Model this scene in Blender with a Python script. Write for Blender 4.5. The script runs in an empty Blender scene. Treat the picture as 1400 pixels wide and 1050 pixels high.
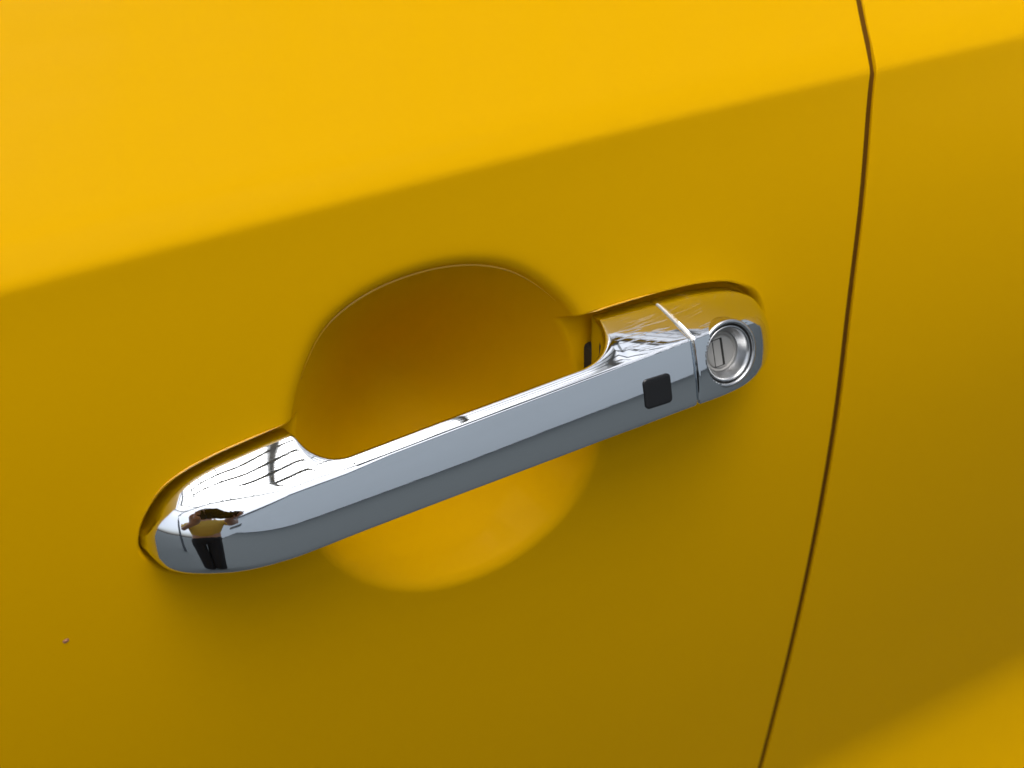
import bpy, bmesh, math, random
import numpy as np
from mathutils import Vector, Matrix
R = math.radians
random.seed(4)
sc = bpy.context.scene
COL = sc.collection

# ------------------------------------------------------------------ camera
FWD = Vector((math.sin(R(33))*math.cos(R(30)), math.cos(R(33))*math.cos(R(30)), -math.sin(R(30))))
CAM = Vector((0, 0, .92)) - FWD*.5
cd = bpy.data.cameras.new('camera')
cam = bpy.data.objects.new('camera', cd); COL.objects.link(cam)
cam.location = CAM
cam.rotation_euler = FWD.to_track_quat('-Z', 'Y').to_euler()
cd.sensor_width = 36; cd.lens = 54
cd.clip_start = .005; cd.clip_end = 500
cd.dof.use_dof = True; cd.dof.focus_distance = .49; cd.dof.aperture_fstop = 14
sc.camera = cam

# ------------------------------------------------------------------ sky, sun, exposure
SUN_EL, SUN_AZ = 76, 195          # azimuth measured clockwise from +y (towards the car)
w = bpy.data.worlds.new('World'); sc.world = w; w.use_nodes = True
nt = w.node_tree; bg = nt.nodes['Background']
sky = nt.nodes.new('ShaderNodeTexSky'); sky.sky_type = 'NISHITA'; sky.sun_disc = False
sky.sun_elevation = R(SUN_EL); sky.sun_rotation = R(SUN_AZ)
sky.air_density = 1.0; sky.dust_density = 6; sky.ozone_density = 1.0
hs = nt.nodes.new('ShaderNodeHueSaturation'); hs.inputs['Saturation'].default_value = .35
nt.links.new(sky.outputs[0], hs.inputs['Color']); nt.links.new(hs.outputs[0], bg.inputs[0])
bg.inputs[1].default_value = .13
sd = bpy.data.lights.new('sun', 'SUN'); sd.energy = .85; sd.angle = R(55); sd.color = (1, .96, .9)
sun = bpy.data.objects.new('sun', sd); COL.objects.link(sun)
sdir = Vector((math.sin(R(SUN_AZ))*math.cos(R(SUN_EL)), math.cos(R(SUN_AZ))*math.cos(R(SUN_EL)), math.sin(R(SUN_EL))))
sun.rotation_euler = (-sdir).to_track_quat('-Z', 'Y').to_euler()
sc.view_settings.view_transform = 'Standard'; sc.view_settings.look = 'None'
sc.view_settings.exposure = .96; sc.view_settings.gamma = 1
sc.cycles.max_bounces = 10; sc.cycles.glossy_bounces = 8

# ------------------------------------------------------------------ materials
def mat(name, col, rough=.5, metal=0, coat=0, spec=.5, bump=None, vary=None):
    """procedural material: colour with noise variation, optional fine bump (scale, strength)"""
    m = bpy.data.materials.new(name); m.use_nodes = True
    t = m.node_tree; b = t.nodes['Principled BSDF']
    b.inputs['Base Color'].default_value = (*col, 1)
    b.inputs['Roughness'].default_value = rough; b.inputs['Metallic'].default_value = metal
    b.inputs['Coat Weight'].default_value = coat; b.inputs['Specular IOR Level'].default_value = spec
    b.inputs['Coat Roughness'].default_value = .1
    tc = t.nodes.new('ShaderNodeTexCoord')
    if vary:
        n = t.nodes.new('ShaderNodeTexNoise'); n.inputs['Scale'].default_value = vary[0]; n.inputs['Detail'].default_value = 6
        t.links.new(tc.outputs['Object'], n.inputs['Vector'])
        mx = t.nodes.new('ShaderNodeMix'); mx.data_type = 'RGBA'
        mx.inputs[6].default_value = (*[c*(1-vary[1]) for c in col], 1)
        mx.inputs[7].default_value = (*[min(1, c*(1+vary[1])) for c in col], 1)
        t.links.new(n.outputs[0], mx.inputs[0]); t.links.new(mx.outputs[2], b.inputs['Base Color'])
    if bump:
        n = t.nodes.new('ShaderNodeTexNoise'); n.inputs['Scale'].default_value = bump[0]; n.inputs['Detail'].default_value = 3
        t.links.new(tc.outputs['Object'], n.inputs['Vector'])
        bp = t.nodes.new('ShaderNodeBump'); bp.inputs['Strength'].default_value = bump[1]; bp.inputs['Distance'].default_value = .0005
        t.links.new(n.outputs[0], bp.inputs['Height']); t.links.new(bp.outputs[0], b.inputs['Normal'])
    return m
PAINT = mat('yellow_paint', (.72, .384, .0), .42, 0, .035, .02, bump=(900, .012))
RIMP = mat('yellow_rim_paint', (.72, .384, .0), .3, 0, 1, .5)
CHROME = mat('chrome', (.78, .82, .86), .02, 1)
SATIN = mat('satin_metal', (.56, .57, .58), .24, 1, bump=(3000, .05))
BARREL = mat('barrel_metal', (.42, .41, .39), .45, .35, 0, .5, bump=(2500, .1))
BLACK = mat('black_plastic', (.009, .009, .010), .22, 0, 0, .5, bump=(4000, .05))
RUBBER = mat('dark_rubber', (.015, .014, .012), .7)
HIGHLIGHT = mat('pale_highlight', (.62, .62, .61), .35, 0, 0, .5)
GAP_SHADE = mat('gap_shade_brown', (.12, .05, .004), .9, 0, 0, .05)
GLASS = mat('window_glass', (.02, .025, .028), .03, 0, 1, .6)
ASPH = mat('asphalt', (.056, .064, .068), .95, 0, 0, .08, bump=(60, .4), vary=(9, .12))
CLAD = mat('pale_cladding', (.80, .85, .88), .6, 0, 0, .2, vary=(.7, .05))
PALE = mat('pale_grey_bars', (.34, .36, .38), .5)
STEEL = mat('grey_steel', (.10, .11, .12), .5, .3)
SKIN = mat('skin', (.45, .26, .18), .5, vary=(30, .1))
SHIRT = mat('yellow_shirt', (.55, .36, .05), .8, bump=(800, .3), vary=(12, .1))
TROUS = mat('black_trousers', (.012, .012, .015), .85, bump=(800, .3))
HAIR = mat('dark_hair', (.02, .015, .012), .6, bump=(300, .6))
SHOE = mat('shoe', (.03, .03, .03), .6)

# scratches on the chrome: fine stretched relief and a hazier sheen in patches
def scratch(m, lo, hi):
    t = m.node_tree; b = t.nodes['Principled BSDF']
    tc = t.nodes.new('ShaderNodeTexCoord'); acc = None
    for rot, sx, sy in ((.3, 70, 3600), (-.55, 110, 4200), (.05, 60, 3000)):
        mp = t.nodes.new('ShaderNodeMapping'); mp.inputs['Rotation'].default_value = (0, rot, 0)
        mp.inputs['Scale'].default_value = (sx, sx, sy)
        n = t.nodes.new('ShaderNodeTexNoise'); n.inputs['Scale'].default_value = 1; n.inputs['Detail'].default_value = 1
        t.links.new(tc.outputs['Object'], mp.inputs[0]); t.links.new(mp.outputs[0], n.inputs['Vector'])
        r = t.nodes.new('ShaderNodeMapRange'); r.inputs[1].default_value = .63; r.inputs[2].default_value = .72
        t.links.new(n.outputs[0], r.inputs[0])
        if acc is None: acc = r.outputs[0]
        else:
            a = t.nodes.new('ShaderNodeMath'); a.operation = 'MAXIMUM'
            t.links.new(acc, a.inputs[0]); t.links.new(r.outputs[0], a.inputs[1]); acc = a.outputs[0]
    # worn zone between x = lo and x = hi (object space), top facet only (z above 4 mm)
    sp = t.nodes.new('ShaderNodeSeparateXYZ'); t.links.new(tc.outputs['Object'], sp.inputs[0])
    zx = t.nodes.new('ShaderNodeMapRange'); zx.inputs[1].default_value = lo; zx.inputs[2].default_value = lo+.012
    zz = t.nodes.new('ShaderNodeMapRange'); zz.inputs[1].default_value = .003; zz.inputs[2].default_value = .009
    t.links.new(sp.outputs[0], zx.inputs[0]); t.links.new(sp.outputs[2], zz.inputs[0])
    mu = t.nodes.new('ShaderNodeMath'); mu.operation = 'MULTIPLY'; t.links.new(zx.outputs[0], mu.inputs[0]); t.links.new(zz.outputs[0], mu.inputs[1])
    ad = t.nodes.new('ShaderNodeMath'); ad.operation = 'MULTIPLY_ADD'; ad.inputs[1].default_value = .98; ad.inputs[2].default_value = .02
    t.links.new(mu.outputs[0], ad.inputs[0])
    m2 = t.nodes.new('ShaderNodeMath'); m2.operation = 'MULTIPLY'; t.links.new(acc, m2.inputs[0]); t.links.new(ad.outputs[0], m2.inputs[1])
    ro = t.nodes.new('ShaderNodeMath'); ro.operation = 'MULTIPLY_ADD'; ro.inputs[1].default_value = .24; ro.inputs[2].default_value = .02
    t.links.new(m2.outputs[0], ro.inputs[0]); t.links.new(ro.outputs[0], b.inputs['Roughness'])
    bp = t.nodes.new('ShaderNodeBump'); bp.inputs['Strength'].default_value = .1; bp.inputs['Distance'].default_value = .0001
    t.links.new(m2.outputs[0], bp.inputs['Height']); t.links.new(bp.outputs[0], b.inputs['Normal'])
scratch(CHROME, .033, .1)

# ------------------------------------------------------------------ helpers
def link(name, me, m=None, parent=None, smooth=True):
    o = bpy.data.objects.new(name, me); COL.objects.link(o)
    if m: me.materials.append(m)
    if smooth and len(me.polygons): me.polygons.foreach_set('use_smooth', [True]*len(me.polygons))
    if parent: o.parent = parent
    return o
def pmesh(name, verts, faces, m, parent=None, smooth=True):
    me = bpy.data.meshes.new(name); me.from_pydata([tuple(v) for v in verts], [], [tuple(f) for f in faces]); me.update()
    return link(name, me, m, parent, smooth)
def bmobj(name, bm, m, parent=None, smooth=False):
    bmesh.ops.recalc_face_normals(bm, faces=bm.faces)
    me = bpy.data.meshes.new(name); bm.to_mesh(me); bm.free()
    return link(name, me, m, parent, smooth)
def tag(o, label=None, cat=None, group=None, kind=None):
    for k, v in (('label', label), ('category', cat), ('group', group), ('kind', kind)):
        if v: o[k] = v
    return o
def box(bm, c, s, rot=None, bevel=0):
    r = bmesh.ops.create_cube(bm, size=1)
    M = Matrix.Translation(c) @ (rot.to_4x4() if rot else Matrix.Identity(4)) @ Matrix.Diagonal((*s, 1))
    bmesh.ops.transform(bm, matrix=M, verts=r['verts'])
    if bevel:
        es = {e for v in r['verts'] for e in v.link_edges}
        bmesh.ops.bevel(bm, geom=list(es), offset=bevel, segments=2, profile=.5, affect='EDGES')
Z0 = .92
def P(x, o, z):                    # door coordinates in mm (along, outward, up from the handle) -> metres
    return (x/1000, -o/1000, z/1000)
def gsmooth(y, s):                 # gaussian smoothing of a sampled curve, s in samples
    n = int(3*s)+1; k = np.exp(-.5*(np.arange(-n, n+1)/s)**2); k /= k.sum()
    return np.convolve(np.concatenate([np.full(n, y[0]), y, np.full(n, y[-1])]), k, 'valid')

# ------------------------------------------------------------------ setting
gr = pmesh('ground', [(-120, -120, 0), (120, -120, 0), (120, 120, 0), (-120, 120, 0)], [(0, 1, 2, 3)], ASPH, None, False)
tag(gr, kind='structure')

# ------------------------------------------------------------------ the car
car = bpy.data.objects.new('car', None); COL.objects.link(car); car.location = (0, 0, Z0)
tag(car, 'glossy yellow car seen close up at its door with a chrome handle', 'car')

ZZ = np.linspace(-640, 200, 3361)
EL = [(-640, -30), (-600, -20), (-450, -8), (-390, -6), (-366, 14), (-340, 12), (-318, 10), (-282, -9), (-200, -8), (-120, -5), (-10, 1), (62, 5), (75.8, 4.5), (78.6, 31), (88, 37), (200, 41)]
el = gsmooth(np.interp(ZZ, [p[0] for p in EL], [p[1] for p in EL]), 2)
sl = -np.tan(np.radians(el))
OO = np.concatenate([[0], np.cumsum((sl[1:]+sl[:-1])/2*np.diff(ZZ))]); OO -= np.interp(-10, ZZ, OO)
def prof(z): return np.interp(z, ZZ, OO)
GAP = [(-640, 120), (-420, 146), (-330, 154), (-268, 154.9), (-171, 153.2), (-91, 152.2), (-24, 152.3), (-5, 153.5), (35, 158), (60, 161), (76, 163), (98, 172), (150, 198)]
GZ = np.linspace(-640, 200, 841); GX = gsmooth(np.interp(GZ, [g[0] for g in GAP], [g[1] for g in GAP]), 13)
def gapx(z): return np.interp(z, GZ, GX)

# finger bowl outline (door plane, mm), closed, as a radius over angle about its centre
BC = (-20.8, -12)
BO = [(-78.5, 10.8), (-73, 26), (-65.4, 38.3), (-50.2, 45.2), (-35.1, 47.4), (-22.3, 47.3), (-8, 44.6), (4, 39.8), (14.9, 31.2), (24.9, 20.2), (32, 6), (36.5, -12), (37, -30), (33.7, -46), (24.6, -59.3), (6.1, -69.6), (-18, -72.7), (-40.8, -67), (-56.9, -56.5), (-69.4, -42), (-77.5, -22), (-80, -5)]
ba = np.array([math.atan2(z-BC[1], x-BC[0]) for x, z in BO]); br = np.array([math.hypot(x-BC[0], z-BC[1]) for x, z in BO])
i = np.argsort(ba); ba, br = ba[i], br[i]
TH = np.linspace(-math.pi, math.pi, 721)
RB = np.interp(TH, np.concatenate([ba-2*math.pi, ba, ba+2*math.pi]), np.tile(br, 3))
RB = gsmooth(np.tile(RB[:-1], 3), 9)[720:1440+1]*.975
def bowl_rho(x, z):
    a = np.arctan2(z-BC[1], x-BC[0]); return np.hypot(x-BC[0], z-BC[1])/np.interp(a, TH, RB), a
# footprint of the handle base
FP = [(-127, -14), (-125.8, -8.5), (-122, -3), (-118.5, .3), (-112, 3.7), (-104, 5.6), (-91, 7.1), (-78, 8.4), (-40, 11), (33, 14), (59, 13.1), (76, 12.2), (90, 9.8), (98, 6.4), (104, 2.5), (107, -4), (108, -10), (106.5, -16), (102, -21), (94, -24), (60, -25), (0, -25.5), (-60, -26), (-104, -27), (-115.5, -25.5), (-122.3, -22), (-126, -18)]
def chaikin(p, n):
    for _ in range(n):
        q = []
        for a in range(len(p)):
            (x0, z0), (x1, z1) = p[a], p[(a+1) % len(p)]
            q += [(x0*.75+x1*.25, z0*.75+z1*.25), (x0*.25+x1*.75, z0*.25+z1*.75)]
        p = q
    return p
def poly_sd(x, z, poly):           # signed distance to a polygon, negative inside
    d = np.full(x.shape, 1e9); ins = np.zeros(x.shape, bool); n = len(poly)
    for a in range(n):
        (x0, z0), (x1, z1) = poly[a], poly[(a+1) % n]
        ex, ez = x1-x0, z1-z0
        t = np.clip(((x-x0)*ex+(z-z0)*ez)/(ex*ex+ez*ez), 0, 1)
        d = np.minimum(d, np.hypot(x-x0-t*ex, z-z0-t*ez))
        if z0 != z1: ins ^= ((z0 > z) != (z1 > z)) & (x < x0+(z-z0)*ex/ez)
    return np.where(ins, -d, d)
def smax0(f, wd):                  # smooth max(f, 0) with a fillet wd wide
    h = np.clip(.5+.5*f/wd, 0, 1); return h*f + wd*h*(1-h)
FPS = chaikin(FP[:18]+[(102, -21), (94, -24), (60, -25), (0, -25.5), (-50, -26.5), (-80, -30), (-96, -31.5), (-107, -30.3), (-115.5, -27), (-122.3, -22.5), (-126.2, -17)], 2)
BD = 54
def skin_o(x, z):                   # bare panel: crease dips a little to the front, upper half leans in towards the rear
    up = np.clip((z-15)/45, 0, 1); up = up*up*(3-2*up)
    th = .19*(1/(1+np.exp(-(x-130)/75)))
    dz = 4*np.clip((154-x)/308, 0, 1.6)**2 + 46*th
    return prof(z + dz*up) - th*np.clip(z+80, 0, 260)**2/320
def door_o(x, z):
    o = skin_o(x, z)
    near = (x > -150) & (x < 130) & (z > -110) & (z < 75)
    xs, zs = x[near], z[near]
    rho, a = bowl_rho(xs, zs)
    top = np.clip((np.sin(a)+.15)/.5, 0, 1); top = top*top*(3-2*top)
    f = BD*(1-(np.sqrt(rho*rho+.04)-.02)**1.35)
    b = smax0(f, 3.4-2.4*top)
    # the panel rolls in softly just outside the upper lip
    b += top*2.2*np.exp(-np.clip((rho-.985)/.045, 0, 9)**1.6)*(rho > .985) + top*2.2*(rho <= .985)*np.clip(rho/.985, 0, 1)**3
    sdv = poly_sd(xs, zs, FPS)
    t_ = 1-np.clip((sdv-.4)/2.3, 0, 1); pk = 6.5*t_*t_*(3-2*t_)
    o[near] -= b + smax0(pk-b, np.minimum(1.6, np.minimum(pk, b))+1e-6)
    return o
def grid_mesh(name, X, O, Z, m, parent):
    nz, nx = X.shape
    V = np.stack([X/1000, -O/1000, Z/1000], -1).reshape(-1, 3)
    idx = np.arange(nz*nx).reshape(nz, nx)
    F = np.stack([idx[:-1, :-1], idx[:-1, 1:], idx[1:, 1:], idx[1:, :-1]], -1).reshape(-1, 4)
    me = bpy.data.meshes.new(name)
    me.vertices.add(len(V)); me.vertices.foreach_set('co', V.ravel())
    me.loops.add(F.size); me.loops.foreach_set('vertex_index', F.ravel().astype(np.int32))
    me.polygons.add(len(F)); me.polygons.foreach_set('loop_start', np.arange(0, F.size, 4, dtype=np.int32))
    me.update(calc_edges=True); me.validate()
    return link(name, me, m, parent)
zs = np.concatenate([np.arange(-640, -380, 8.), np.arange(-380, -100, 2.5), np.arange(-100, -50, .9), np.arange(-50, 55, .5), np.arange(55, 110, .9), np.arange(110, 151, 3.)])
GW, ER = 1.7, .3                   # half gap, edge radius
def edge_cols(side):               # distance from the panel edge and inward drop: rounded edge, then the hem flange
    c = [(ER*(1-math.cos(t)), ER*(1-math.sin(t))) for t in np.linspace(math.pi/2, 0, 9)]
    return [(ER*(1-math.sin(math.pi/2-u)), ER*(1-math.cos(math.pi/2-u))) for u in []], c
arc = [(ER*(1-math.sin(t)), ER*(1-math.cos(t))) for t in np.linspace(0, math.pi/2, 7)]
arc = [(ER+1.0, 0), (ER+.35, 0)] + arc   # (dist from edge, drop)
flange = [(0, 4), (0, 9), (1.0, 10)]
def panel(name, xcols, sign):
    nz = len(zs); cols = []
    g = gapx(zs)
    for xc in xcols:                # xc: fixed x, or distance from the gap line
        cols.append((xc, 0))
    X = np.zeros((nz, len(xcols)+len(arc)+len(flange))); D = np.zeros_like(X)
    for k, xc in enumerate(xcols):
        X[:, k] = xc
    # shear the last columns so that they follow the gap line
    ref = 150 if sign < 0 else 166
    for k, xc in enumerate(xcols):
        t = np.clip(1-abs(xc-ref)/ (38 if sign < 0 else 60), 0, 1) if True else 0
        X[:, k] = xc + t*(g+sign*(GW+ER+1.8) - ref)
    n0 = len(xcols)
    for k, (dx, dr) in enumerate(arc+flange):
        X[:, n0+k] = g + sign*(GW+dx); D[:, n0+k] = dr
    Zm = np.repeat(zs[:, None], X.shape[1], 1)
    O = (door_o(X, Zm) if sign < 0 else skin_o(X, Zm)) - D
    if sign > 0: X, O, Zm = X[:, ::-1], O[:, ::-1], Zm[:, ::-1]
    return grid_mesh(name, X, O, Zm, PAINT, car)
xl = np.concatenate([np.arange(-900, -200, 25.), np.arange(-200, -140, 2.), np.arange(-140, 118, .5), np.arange(118, 149.5, 1.5), [150.]])
front_door = panel('front_door', xl, -1)
rear_door = panel('rear_door', np.concatenate([np.arange(900, 240, -20.), np.arange(240, 166, -4.), [166.]]), 1)
# brown strip painting in the shade down in the gap
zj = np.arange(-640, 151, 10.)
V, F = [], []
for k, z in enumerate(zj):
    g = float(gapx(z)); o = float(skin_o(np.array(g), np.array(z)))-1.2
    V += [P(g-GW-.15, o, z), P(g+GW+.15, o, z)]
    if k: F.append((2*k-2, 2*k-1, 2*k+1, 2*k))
pmesh('gap_shade_strip', V, F, GAP_SHADE, car)

def tube(path, rads, seg=8):
    V, F = [], []
    n = len(path)
    for k in range(n):
        p = Vector(path[k]); d = (Vector(path[min(k+1, n-1)])-Vector(path[max(k-1, 0)])).normalized()
        u = d.cross(Vector((0, 1, 0))).normalized(); v = d.cross(u)
        for s in range(seg):
            a = 2*math.pi*s/seg; V.append(p+(u*math.cos(a)+v*math.sin(a))*rads[k])
    for k in range(n-1):
        for s in range(seg):
            F.append((k*seg+s, k*seg+(s+1) % seg, (k+1)*seg+(s+1) % seg, (k+1)*seg+s))
    F.append(tuple(range(seg))[::-1]); F.append(tuple((n-1)*seg+s for s in range(seg)))
    return V, F
# thin raised lip along the upper edge of the finger bowl, and beside both ends of the handle
def lip(pts, r0):
    pts = np.array(pts, float); s = np.concatenate([[0], np.cumsum(np.hypot(*np.diff(pts, axis=0).T))])
    q = np.linspace(0, s[-1], 90); xs_ = gsmooth(np.interp(q, s, pts[:, 0]), 3); zs_ = gsmooth(np.interp(q, s, pts[:, 1]), 3)
    o = door_o(xs_.copy(), zs_.copy())
    r = r0*np.clip(np.minimum(np.arange(90), np.arange(90)[::-1])/22, .12, 1)
    V, F = tube([P(x, oo+.1, z) for x, oo, z in zip(xs_, o, zs_)], r/1000)
    return pmesh('recess_lip', V, F, RIMP, front_door)
al = np.linspace(R(148), R(38), 60); rr = np.interp(al, TH, RB)*.985
lip([(BC[0]+a*math.cos(t), BC[1]+a*math.sin(t)) for a, t in zip(rr, al)], .5)
lip([(-124, -.2), (-119, 4.0), (-111, 6.9), (-101.7, 8.7), (-90, 10.1), (-79, 11.2)], .3)
lip([(29, 15.6), (38, 16.4), (50, 16.3), (60, 15.9)], .34)

# ------------------------------------------------------------------ door handle (lofted cross-sections)
def tab(pts, X, s=5):
    y = np.interp(X, [p[0] for p in pts], [p[1] for p in pts]); wt = np.clip(np.minimum(X+124, 104-X)/12, 0, 1)
    return gsmooth(y, 5)*(1-wt) + gsmooth(y, 36)*wt
XH = np.linspace(-128, 108, 945)    # 0.25 mm steps
def bulge(mid, xl_=-84, xt=-128, xr=62, xe=108.3):
    y = np.interp(XH, [q[0] for q in mid], [q[1] for q in mid]); y = gsmooth(y, 40)
    l = np.sqrt(np.clip(1-np.clip((xl_-XH)/(xl_-xt), 0, 1)**2.1, 0, 1)); r = np.sqrt(np.clip(1-np.clip((XH-xr)/(xe-xr), 0, 1)**2.0, 0, 1))
    return -3+(y+3)*l*r
T_oB = bulge([(-128, 20.5), (-85, 20.7), (-60, 22.4), (-25, 24.1), (20, 24.7), (60, 25.6), (108, 25.5)])
T_oC = bulge([(-128, 15.0), (-85, 15.2), (-60, 16.7), (-25, 18.2), (20, 18.8), (60, 19.6), (108, 19.6)])
T_zB = tab([(-128, -14.5), (-127.6, -15.6), (-126.6, -18.2), (-124.5, -20.8), (-119.5, -22.4), (-110, -22.8), (-84, -21.5), (-60, -19.6), (-28, -17.6), (20, -16.1), (60, -14.3), (80, -15), (92, -16.6), (99, -16.4), (104, -14.6), (107, -11.5), (108, -9)], XH)
T_zC = tab([(-128, -13.5), (-127.6, -11.6), (-126.4, -8), (-123.8, -4.8), (-119, -2.6), (-110, -2), (-86, -1.6), (-60, .9), (-26, 3.6), (20, 5.9), (58, 8.3), (76, 8.8), (88, 6.8), (97, 2.6), (104, -2.6), (107, -6.5), (108, -9)], XH)
def fpz(x, top):
    p = [q for q in (FP[:17] if top else FP[16:]+FP[:1])]; p = sorted(p)
    return np.interp(x, [q[0] for q in p], [q[1] for q in p])
T_zD = gsmooth(fpz(XH, True), 10); T_zA = gsmooth(fpz(XH, False), 10)
def arch(x):                        # 0 at the bases, 1 over the finger opening, quarter-round at both ends
    l = np.clip((x+78.5)/13, 0, 1); r = np.clip((34-x)/17, 0, 1)
    f = lambda t: (1-(1-t)**2)**.5
    return f(l)*f(r)
M_ = gsmooth(arch(XH), 2.5)
def section(k):
    m = M_[k]
    B = (T_oB[k], T_zB[k]); C = (T_oC[k], T_zC[k])
    oD = 1+(T_oC[k]-4-1)*m; zD = T_zD[k]*(1-m)+(T_zC[k]+1.9)*m
    oA = -5+(T_oC[k]-3.5+5)*m; zA = T_zA[k]*(1-m)+(T_zB[k]+1.2)*m
    D = (min(oD, C[0]), zD); A = (min(oA, B[0]-.3), zA)
    E_ = (-5+(T_oC[k]-5+5)*m, zD-2.0*m-(.4*(1-m)))     # under the back-top edge
    pts = [A, B, C, D, E_]
    x = XH[k]
    soft = np.clip((-88-x)/22, 0, 1); softr = np.clip((x-80)/20, 0, 1)
    rad = [1.5, 1.7+1.2*soft+2*softr, 1.0+6*soft+2.5*softr+1.2*float(np.clip((-55-x)/15, 0, 1)), 1.0+.3*soft, 1.0]
    nf = [4, 8, 9, 8, 4]; ne = [4, 22, 12, 3, 6]; bow = [0, .8, .3-.04*float(np.clip((x-25)/10, 0, 1)), 0, 0]
    out = []; n = 5
    V2 = [np.array(p, float) for p in pts]
    for a in range(n):
        p0, p, p1 = V2[a-1], V2[a], V2[(a+1) % n]
        l0, l1 = np.linalg.norm(p-p0), np.linalg.norm(p1-p)
        r0, r1 = min(rad[a], l0*.46), min(rad[a], l1*.46)
        s = p+(p0-p)*(r0/max(l0, 1e-6)); e = p+(p1-p)*(r1/max(l1, 1e-6))
        for t in np.linspace(0, 1, nf[a]):
            out.append(((1-t)**2*s+2*t*(1-t)*p+t*t*e, a, None))
        # straight run to the next corner
        r2 = min(rad[(a+1) % n], l1*.46); e2 = p1+(p-p1)*(r2/max(l1, 1e-6))
        for t in np.linspace(0, 1, ne[a]+2)[1:-1]:
            out.append((e+(e2-e)*t, None, None))
    # bow of the flat faces: displace along their outward normal
    res = []
    for q, _, _ in out:
        d = np.zeros(2)
        for a in (1, 2):
            p, p1 = V2[a], V2[(a+1) % n]; L = np.linalg.norm(p1-p)
            if L < 1e-4: continue
            u = (p1-p)/L; nr = np.array([u[1], -u[0]])
            t = np.dot(q-p, u)/L; h = np.dot(q-p, nr)
            if -.01 < t < 1.01 and abs(h) < 1.2:
                d += nr*bow[a]*4*t*(1-t)*min(1, L/12)
        res.append(q+d)
    return res
SEC = [section(k) for k in range(len(XH))]
NS = len(SEC[0])
def loft(name, k0, k1, m, parent, bev0=0, bev1=0):
    """mesh from sections k0..k1; bev: rounding of a cut end in mm"""
    rings = []
    def shrink(k, x, d):
        c = np.mean(SEC[k], axis=0); return [(x, *(q+(c-q)/max(np.linalg.norm(c-q), 1e-6)*d)) for q in SEC[k]]
    if bev0:
        x0 = XH[k0]
        rings.append(shrink(k0, x0, bev0*4)); 
        for t in np.linspace(0, 1, 5)[:-1]: rings.append(shrink(k0, x0+bev0*t, bev0*(1-t)))
        k0 += int(bev0/.25)+1
    ks = list(range(k0, k1+1)) if not bev1 else list(range(k0, k1-int(bev1/.25)))
    rings += [[(XH[k], *q) for q in SEC[k]] for k in ks]
    if bev1:
        x1 = XH[k1]
        for t in np.linspace(1, 0, 5)[1:]: rings.append(shrink(k1, x1-bev1*t, bev1*(1-t)))
        rings.append(shrink(k1, x1, bev1*4))
    V = [P(*v) for r in rings for v in r]; F = []
    for a in range(len(rings)-1):
        for s in range(NS):
            s1 = (s+1) % NS
            F.append((a*NS+s, (a+1)*NS+s, (a+1)*NS+s1, a*NS+s1))
    F.append(tuple(range(NS))); F.append(tuple((len(rings)-1)*NS+s for s in range(NS))[::-1])
    o = pmesh(name, V, F, m, parent)
    return o
XG = 58.2                            # parting line between grip and lock cap
kg = int(round((XG+128)/.25))
handle = loft('door_handle', 0, kg-2, CHROME, car, 0, .3)
cap = loft('lock_housing', kg+1, len(XH)-1, CHROME, handle, 1.0, 0)

# pale strip painting in the bevel's highlight along the parting line, top face only
kt = kg+2; pts_ = [q for q in SEC[kt]]
tf = [q for q in pts_ if q[1] > T_zC[kt]-.6 and q[0] > -.5]
tf.sort(key=lambda q: -q[0])
V, F = [], []
for q in tf:
    up_ = np.array([.35, .94])
    for dx, h in ((-.4, -.6), (-.4, .03), (-.3, .1), (.12, .1), (.25, .02), (.25, -.6)): V.append(P(XH[kt]+dx, *(q+up_*h)))
for k in range(len(tf)-1):
    for a in range(5): F.append((k*6+a, k*6+a+1, k*6+a+7, k*6+a+6))
F.append(tuple(range(6))); F.append(tuple((len(tf)-1)*6+a for a in range(6))[::-1])
pmesh('highlight_strip', V, F, HIGHLIGHT, handle)

# point and normal on the handle's front face at (x, z)
def front(x, z):
    k = int(round((x+128)/.25))
    best = None
    for q in SEC[k]:
        if q[0] > 8 and (best is None or abs(q[1]-z) < abs(best[1]-z)): best = q
    return best
def frame(x, z, d=3.0):
    p = Vector(P(x, *front(x, z)))
    px = Vector(P(x+d, *front(x+d, z)))-Vector(P(x-d, *front(x-d, z)))
    pz = Vector(P(x, *front(x, z+d)))-Vector(P(x, *front(x, z-d)))
    n = px.cross(pz).normalized()
    if n.y > 0: n = -n
    up = (Vector((0, 0, 1))-n*n.z).normalized(); side = up.cross(n).normalized()
    return Matrix(((side.x, up.x, n.x, p.x), (side.y, up.y, n.y, p.y), (side.z, up.z, n.z, p.z), (0, 0, 0, 1)))

# black touch pad: a rounded square set into the chrome
def rounded_rect(w_, h_, r, n=6):
    pts = []
    for cx, cy, a0 in ((w_/2-r, h_/2-r, 0), (-w_/2+r, h_/2-r, 90), (-w_/2+r, -h_/2+r, 180), (w_/2-r, -h_/2+r, 270)):
        for t in np.linspace(a0, a0+90, n): pts.append((cx+r*math.cos(R(t)), cy+r*math.sin(R(t))))
    return pts
def pad(name, M, w_, h_, r, layers, m, parent):
    V, F = [], []; n = None
    for inset, hz in layers:
        pp = rounded_rect(w_-2*inset, h_-2*inset, max(r-inset, .2)); n = len(pp)
        V += [M @ Vector((a/1000, b/1000, hz/1000)) for a, b in pp]
    for k in range(len(layers)-1):
        for s in range(n): F.append((k*n+s, k*n+(s+1) % n, (k+1)*n+(s+1) % n, (k+1)*n+s))
    F.append(tuple((len(layers)-1)*n+s for s in range(n)))
    return pmesh(name, V, F, m, parent, False)
PADX, PADZ = 42.0, -4.4
MP = frame(PADX, PADZ)
pad('sensor_button', MP, 10.8, 10.2, 1.5, [(0, -1.5), (0, .25), (.12, .42), (.35, .52), (.9, .55)], BLACK, handle)

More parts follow.
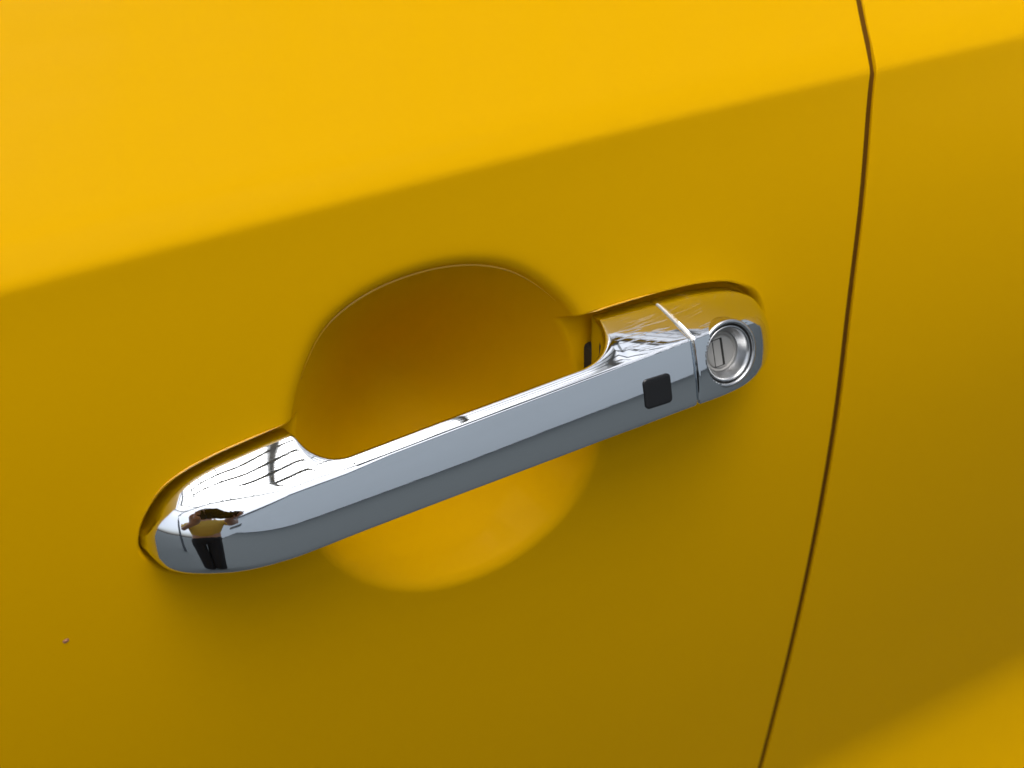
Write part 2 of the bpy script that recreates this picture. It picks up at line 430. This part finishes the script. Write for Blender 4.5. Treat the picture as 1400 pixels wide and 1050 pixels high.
# ------------------------------------------------------------------ lock: bezel, cup, barrel and key shutter (turned profiles)
ML = frame(73.2, -1.0) @ Matrix.Rotation(R(-9), 4, 'Y') @ Matrix.Translation((0, 0, -.0004))
def lathe(name, M, prof_, m, parent, n=72):
    V, F = [], []
    for r, h in prof_:
        for s in range(n):
            a = 2*math.pi*s/n; V.append(M @ Vector((r*math.cos(a)/1000, r*math.sin(a)/1000, h/1000)))
    for k in range(len(prof_)-1):
        for s in range(n): F.append((k*n+s, k*n+(s+1) % n, (k+1)*n+(s+1) % n, (k+1)*n+s))
    if prof_[-1][0] < 9: F.append(tuple((len(prof_)-1)*n+s for s in range(n)))
    return pmesh(name, V, F, m, parent)
# clear the chrome skin inside the bezel
bm = bmesh.new(); bm.from_mesh(cap.data); Mi = ML.inverted()
kill = []
for f in bm.faces:
    c = Mi @ f.calc_center_median()
    if math.hypot(c.x, c.y) < .0106 and c.z > -.012: kill.append(f)
bmesh.ops.delete(bm, geom=kill, context='FACES'); bm.to_mesh(cap.data); bm.free()
bez = lathe('lock_bezel', ML, [(12.0, -9), (11.95, -.6), (11.85, 0), (11.65, .4), (11.3, .62), (10.9, .65), (10.6, .55), (10.35, .2), (10.25, -.4), (10.25, -2.5)], SATIN, handle)
lathe('lock_seal', ML, [(10.3, -.6), (9.5, -.6), (9.45, -2)], RUBBER, handle)
lathe('lock_cup', ML, [(9.75, -2), (9.7, -.2), (9.5, .05), (9.2, .1), (8.95, -.1), (8.5, -1.3), (7.7, -3.0), (7.3, -3.7), (7.1, -4.0), (7.05, -5.5)], SATIN, handle)
lathe('lock_barrel', ML, [(7.05, -4.8), (6.9, -4.3), (6.2, -4.15), (6.1, -4.8), (5.75, -4.8), (5.65, -4.05), (5.4, -3.95), (2, -3.95)], BARREL, handle)
pad('key_slot', ML @ Matrix.Translation((-.0011, 0, 0)), 4.3, 9.8, .3, [(0, -5), (0, -3.92), (.01, -3.91)], RUBBER, handle)
pad('key_shutter', ML @ Matrix.Translation((-.0015, 0, 0)), 3.0, 9.2, .25, [(0, -5), (0, -3.8), (.12, -3.72)], BARREL, handle)

# black block painted as the shaded opening around the handle's rear foot
bm = bmesh.new(); box(bm, P(37, -6, -7), (.006, .014, .017), bevel=.0015); bmobj('foot_opening_shade', bm, RUBBER, handle, True)
# tiny stone chip in the paint
rr = random.Random(2); V = [P(-154.5, .5, -37.4)]; 
for s in range(9):
    a = 2*math.pi*s/9; r = .9*(.7+.5*rr.random()); V.append(P(-154.5+r*math.cos(a), .2, -37.4+r*math.sin(a)))
pmesh('paint_chip', V, [(0, 1+s, 1+(s+1) % 9) for s in range(9)], mat('dull_primer', (.42, .19, .10), .7), front_door, False)

# glasshouse above the belt line: seal, side window, roof rail
ob = float(prof(150.))
def strip(name, rows, m, x0=-900, x1=900):
    V, F = [], []
    for k, (o, z) in enumerate(rows):
        V += [P(x0, o, z), P(x1, o, z)]
        if k: F.append((2*k-2, 2*k-1, 2*k+1, 2*k))
    return pmesh(name, V, F, m, car)
strip('belt_seal', [(ob, 149.5), (ob+1.5, 153), (ob-1, 160), (ob-7, 163), (ob-12, 160)], RUBBER)
strip('side_window', [(ob-9, 150), (ob-18, 260), (ob-36, 400), (ob-62, 575)], GLASS)
strip('roof', [(ob-66, 570), (ob-55, 575), (ob-64, 592), (ob-100, 612), (ob-200, 634), (ob-420, 652), (ob-700, 660)], PAINT)

# ------------------------------------------------------------------ what the chrome mirrors: building opposite, bars for the canopy's panel seams overhead, the photographer
bld = bpy.data.objects.new('warehouse', None); COL.objects.link(bld); bld.location = (4.2, -9.2, 0); bld.rotation_euler = (0, 0, R(37))
tag(bld, 'pale grey warehouse standing across the yard from the car', 'building')
bm = bmesh.new(); box(bm, (0, -3, 3.7), (46, 6, 7.4)); bmobj('wall', bm, CLAD, bld)  # wall height added to block low sky and deepen shade on the door
bm = bmesh.new(); box(bm, (0, -3, 7.85), (46.4, 6.4, .9)); bmobj('roof', bm, STEEL, bld)
for x in (-16, -9, 12, 18):
    bm = bmesh.new(); box(bm, (x, .03, 2.9), (2.2, .08, 1.0)); f = bmobj('window', bm, STEEL, bld)
    bm = bmesh.new(); box(bm, (x, .075, 2.9), (2.05, .02, .86)); bmobj('pane', bm, GLASS, f)

can = bpy.data.objects.new('canopy', None); COL.objects.link(can); can.location = (1.2, -.2, 3.3)  # bars stand in for the roof's panel seams; its panels are left out
tag(can, 'grey bars standing for the panel seams of a canopy above the car', 'canopy')
for k in range(22):
    bm = bmesh.new(); box(bm, (0, -1.65+k*.157, 0), (6.4, .036, .03)); bmobj('seam_bar_long', bm, PALE, can)
for k in range(15):
    bm = bmesh.new(); box(bm, (-3.0+k*.43, 0, .06), (.03, 3.4, .07)); bmobj('seam_bar_cross', bm, PALE, can)
for x in (-3.25, 3.25):
    for y in (-1.75, 1.75):
        bm = bmesh.new(); box(bm, (x, y, -1.62), (.09, .09, 3.36)); bmobj('post', bm, STEEL, can)
for y in (-1.75, 1.75):
    bm = bmesh.new(); box(bm, (0, y, .02), (6.4, .1, .14)); bmobj('edge_beam', bm, STEEL, can)

def skin(name, joints, edges, m, parent, sub=2):
    """one continuous surface grown round a skeleton of (point, radius) joints"""
    me = bpy.data.meshes.new(name); me.from_pydata([j[0] for j in joints], edges, [])
    o = link(name, me, m, parent, False)
    md = o.modifiers.new('skin', 'SKIN'); md.use_smooth_shade = True
    for k, j in enumerate(joints):
        sv = me.skin_vertices[0].data[k]; r = j[1]; sv.radius = r if isinstance(r, tuple) else (r, r); sv.use_root = (k == 0)
    o.modifiers.new('sub', 'SUBSURF').levels = sub; o.modifiers['sub'].render_levels = sub
    return o
# photographer: stands back from the door, leaning in a little, phone held in both hands at the camera's place
per = bpy.data.objects.new('person', None); COL.objects.link(per); per.location = (-.62, -1.02, 0)
per.rotation_euler = (0, 0, R(-30))
tag(per, 'person in yellow shirt and black trousers holding a phone towards the car', 'person')
def W(p): return per_inv @ Vector(p)
per_inv = (Matrix.Translation(per.location) @ Matrix.Rotation(R(-30), 4, 'Z')).inverted()
RT = Vector((math.cos(R(33)), -math.sin(R(33)), 0)); UPV = RT.cross(FWD).normalized()
ph = CAM - FWD*.016
hl, hrr = W(ph - RT*.078 - UPV*.005), W(ph + RT*.078 - UPV*.005)
body = [((0, 0, .94), .13), ((0, .02, 1.10), (.135, .11)), ((0, .05, 1.28), (.16, .115)), ((0, .08, 1.40), (.12, .09)), ((0, .10, 1.47), .055), ((0, .13, 1.55), .07), ((0, .15, 1.62), (.082, .095)), ((0, .15, 1.69), .072),
        ((-.17, .07, 1.39), .06), ((-.25, .16, 1.15), .045), (tuple(hl + W(CAM-FWD*.11-UPV*.06) - W(CAM)), .032), (tuple(hl), .027),
        ((.17, .07, 1.39), .06), ((.25, .16, 1.15), .045), (tuple(hrr + W(CAM-FWD*.11-UPV*.06) - W(CAM)), .032), (tuple(hrr), .027),
        ((-.10, 0, .84), .085), ((-.074, .02, .50), .058), ((-.064, -.02, .09), .042), ((.10, 0, .84), .085), ((.074, .02, .50), .058), ((.064, -.02, .09), .042)]
be = [(0, 1), (1, 2), (2, 3), (3, 4), (4, 5), (5, 6), (6, 7), (3, 8), (8, 9), (9, 10), (10, 11), (3, 12), (12, 13), (13, 14), (14, 15), (0, 16), (16, 17), (17, 18), (0, 19), (19, 20), (20, 21)]
skin('body', body, be, SKIN, per)
sh = [((0, 0, .90), (.165, .135)), ((0, .02, 1.10), (.17, .14)), ((0, .05, 1.28), (.19, .14)), ((0, .08, 1.41), (.13, .10)), ((0, .095, 1.455), .07),
      ((-.18, .07, 1.385), .08), ((-.245, .15, 1.18), .066), ((.18, .07, 1.385), .08), ((.245, .15, 1.18), .066)]
skin('shirt', sh, [(0, 1), (1, 2), (2, 3), (3, 4), (3, 5), (5, 6), (3, 7), (7, 8)], SHIRT, per)
tr = [((0, 0, .97), (.155, .13)), ((0, 0, .88), (.16, .135)), ((-.105, 0, .78), .105), ((-.076, .02, .50), .09), ((-.066, -.02, .07), .076), ((.105, 0, .78), .105), ((.076, .02, .50), .09), ((.066, -.02, .07), .076)]
skin('trousers', tr, [(0, 1), (1, 2), (2, 3), (3, 4), (1, 5), (5, 6), (6, 7)], TROUS, per)
for s in (-1, 1):
    skin('shoe', [((s*.066, -.07, .045), .042), ((s*.07, .06, .045), .046), ((s*.078, .16, .033), .032)], [(0, 1), (1, 2)], SHOE, per)
    # four fingers curled behind the phone, thumb on the screen side
    h = hl if s < 0 else hrr
    lr, lu, lf = (W(CAM+RT)-W(CAM)), (W(CAM+UPV)-W(CAM)), (W(CAM+FWD)-W(CAM))
    for q in range(4):
        b0 = h + lu*(.022-.016*q) + lr*s*.004
        skin('finger', [(tuple(b0), .009), (tuple(b0+lf*.026-lr*s*.008), .0085), (tuple(b0+lf*.029-lr*s*(.030-.003*abs(q-1.5))), .007)], [(0, 1), (1, 2)], SKIN, per, 1)
    b0 = h + lu*.01 - lf*.008
    skin('thumb', [(tuple(b0), .011), (tuple(b0-lf*.012-lr*s*.018+lu*.01), .0095), (tuple(b0-lf*.010-lr*s*.038+lu*.016), .008)], [(0, 1), (1, 2)], SKIN, per, 1)
skin('hair', [((0, .10, 1.60), .075), ((0, .13, 1.68), .088), ((0, .17, 1.735), .06)], [(0, 1), (1, 2)], HAIR, per)
for s in (-1, 1):
    bm = bmesh.new(); bmesh.ops.create_uvsphere(bm, u_segments=10, v_segments=6, radius=.011, matrix=Matrix.Translation((s*.031, .238, 1.625)))
    bmobj('eye', bm, BLACK, per, True)
skin('nose', [((0, .235, 1.62), .010), ((0, .262, 1.59), .013)], [(0, 1)], SKIN, per, 1)
skin('mouth', [((-.022, .226, 1.556), .006), ((0, .232, 1.554), .008), ((.022, .226, 1.556), .006)], [(0, 1), (1, 2)], mat('lips', (.30, .11, .09), .5), per, 1)
for s in (-1, 1):
    skin('ear', [((s*.083, .15, 1.60), .012), ((s*.09, .145, 1.635), .014)], [(0, 1)], SKIN, per, 1)
# the phone is held just behind the lens
phn = bpy.data.objects.new('phone', None); COL.objects.link(phn); tag(phn, 'slim dark phone held up in both hands of the person', 'phone')
phn.matrix_world = Matrix.Translation(ph) @ Matrix((RT, UPV, -FWD)).transposed().to_4x4()
bm = bmesh.new(); box(bm, (0, 0, 0), (.150, .072, .008), bevel=.003); bmobj('case', bm, BLACK, phn)
bm = bmesh.new(); box(bm, (0, 0, .0042), (.142, .065, .0008)); bmobj('screen', bm, GLASS, phn)
